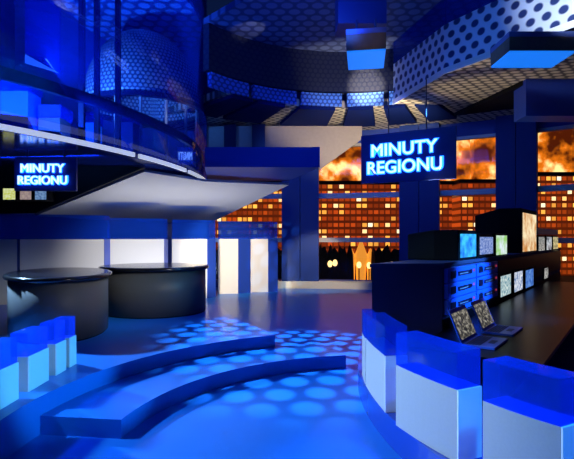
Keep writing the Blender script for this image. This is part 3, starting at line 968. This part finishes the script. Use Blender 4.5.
def blaze(name, seed, lo=(.05, .006, .0), mid=(.62, .13, .003), hi=(1.0, .68, .24)):
    m, nt, b, out = new_mat(name); N, L = nt.nodes, nt.links
    tc = N.new('ShaderNodeTexCoord'); mp = N.new('ShaderNodeMapping'); mp.inputs['Location'].default_value = (seed, seed, seed)
    L.new(tc.outputs['Object'], mp.inputs[0])
    n = N.new('ShaderNodeTexNoise'); n.inputs['Scale'].default_value = .21; n.inputs['Detail'].default_value = 4; n.inputs['Roughness'].default_value = .55
    L.new(mp.outputs[0], n.inputs['Vector'])
    r = N.new('ShaderNodeValToRGB'); e = r.color_ramp.elements
    e[0].position = .40; e[0].color = (*lo, 1); e[1].position = .64; e[1].color = (*hi, 1)
    e.new(.53).color = (*mid, 1)
    L.new(n.outputs['Fac'], r.inputs[0]); L.new(r.outputs[0], b.inputs['Emission Color'])
    b.inputs['Emission Strength'].default_value = 1.7; b.inputs['Base Color'].default_value = (.1, .03, .01, 1)
    return m


def city_block(name, u0, u1, vt, vb, Y, dep, mat, lab, roof=True, group=None):
    x0, x1 = X(u0, Y), X(u1, Y); zt, zb = W(0, vt, Y).z, W(0, vb, Y).z
    r = thing(name, lab, 'building', ((x0 + x1) / 2, Y + dep / 2, zb), group)
    MB().box(x0, x1, Y, Y + dep, zb, zt).build('facade', mat, r)
    if roof: MB().box(x0 - .2, x1 + .2, Y - .2, Y + dep + .2, zt, zt + .45).build('roof', M['roofdark'], r)


GZ = -2.6
struct(MB().box(-60, 120, 26, 150, GZ - .3, GZ).build('ground_outside', M['embank']), 'dark ground outside')
vg = lambda Y: V0 + (H - GZ) * F / Y
city_block('office_building', 205, 300, 184, vg(58), 58, 8, M['office2'], 'dense lit office building in the left window')
city_block('office_building', 306, 452, 184.5, vg(60), 60, 8, M['office'], 'long office building with scattered lit windows in the middle window')
city_block('office_building', 460, 510, 183, vg(59), 59, 8, M['office'], 'office building seen in the window right of the sign')
city_block('office_building', 526, 640, 176, vg(56), 56, 8, M['office2'], 'office building in the rightmost window')
for i, (u0, u1, vt, lab) in enumerate([(150, 258, 138, 'floodlit amber tower block behind the left window'), (262, 362, 128, 'blazing amber block left of the big sign'),
                                       (366, 470, 134, 'amber floodlit block behind the big sign'), (474, 520, 130, 'amber floodlit block right of the sign'),
                                       (528, 700, 120, 'tall amber floodlit block at far right')]):
    city_block('floodlit_building', u0, u1, vt - 10, vg(95), 95 + 2 * (i % 2), 8, blaze('blaze_%d' % i, 5.3 * i + 1), lab, group='floodlit city blocks')

# embankment hedges, lamps, fountain
for i, (u0, u1, lab) in enumerate([(200, 300, 'dark hedge outside the left window'), (306, 352, 'dark hedge left of the glowing fountain'), (373, 450, 'dark hedge right of the glowing fountain')]):
    Y = 34.0; x0, x1 = X(u0, Y), X(u1, Y); n_ = 26
    top = [W(0, 248 + 5 * sin(i + k * .55) * sin(k * 1.7) + random.uniform(-2, 2), Y).z for k in range(n_ + 1)]
    rg = []
    for k in range(n_ + 1):
        x = x0 + (x1 - x0) * k / n_; t = top[k]; h_ = t - GZ
        rg.append([(x, Y - .9, GZ), (x, Y - 1.0, GZ + h_ * .5), (x, Y - .6, GZ + h_ * .9), (x, Y, t), (x, Y + .6, GZ + h_ * .9), (x, Y + 1.0, GZ + h_ * .5), (x, Y + .9, GZ)])
    tag(MB().rings(rg).build('hedge', M['tree_dark']), lab, 'hedge')
for i, (u, v) in enumerate([(330, 267), (335, 266), (359, 268), (369, 268.5), (246, 263), (392, 268)]):
    Y = 31; p = W(u, v, Y)
    r = thing('street_lamp', 'glowing street lamp outside, %s' % ['leftmost in the middle window', 'second in the middle window', 'left one below the fountain', 'right one below the fountain', 'alone in the left window', 'rightmost beside the console'][i], 'street lamp', (p.x, Y, GZ))
    MB().tube((p.x, Y, GZ), (p.x, Y, p.z), .04).build('post', M['roofdark'], r)
    rg = [[p + Vector((.16 * cos(t) * cos(a), .16 * cos(t) * sin(a), .22 * sin(t) + .2)) for a in [2 * pi * q / 10 for q in range(10)]] for t in [-1.5, -.9, -.3, .3, .9, 1.5]]
    MB().rings(rg).build('globe', M['lamp_glow'], r)
Y = 38; p = W(361, 258, Y)
r = thing('fountain', 'glowing orange fountain in the middle window', 'fountain', (p.x, Y, GZ))
MB().rings([[Vector((p.x + q * cos(a), Y + q * sin(a), z)) for a in [2 * pi * k / 18 for k in range(18)]] for q, z in ((2.0, GZ), (2.1, GZ + .5), (1.9, GZ + .5))]).build('basin', M['roofdark'], r)
for dx, hgt_, wd_ in ((0, 1.5, 1.0), (-.75, .75, .7), (.75, .75, .7)):
    MB().rings([[Vector((p.x + dx + wd_ * q * cos(a), Y + wd_ * q * sin(a), z)) for a in [2 * pi * k / 18 for k in range(18)]]
                for q, z in ((.35, GZ + .5), (.40, p.z - .6), (.62, p.z), (.42, p.z + .3 * hgt_), (.2, p.z + .7 * hgt_), (.06, p.z + hgt_))]).build('water_jet', M['fountain'], r)
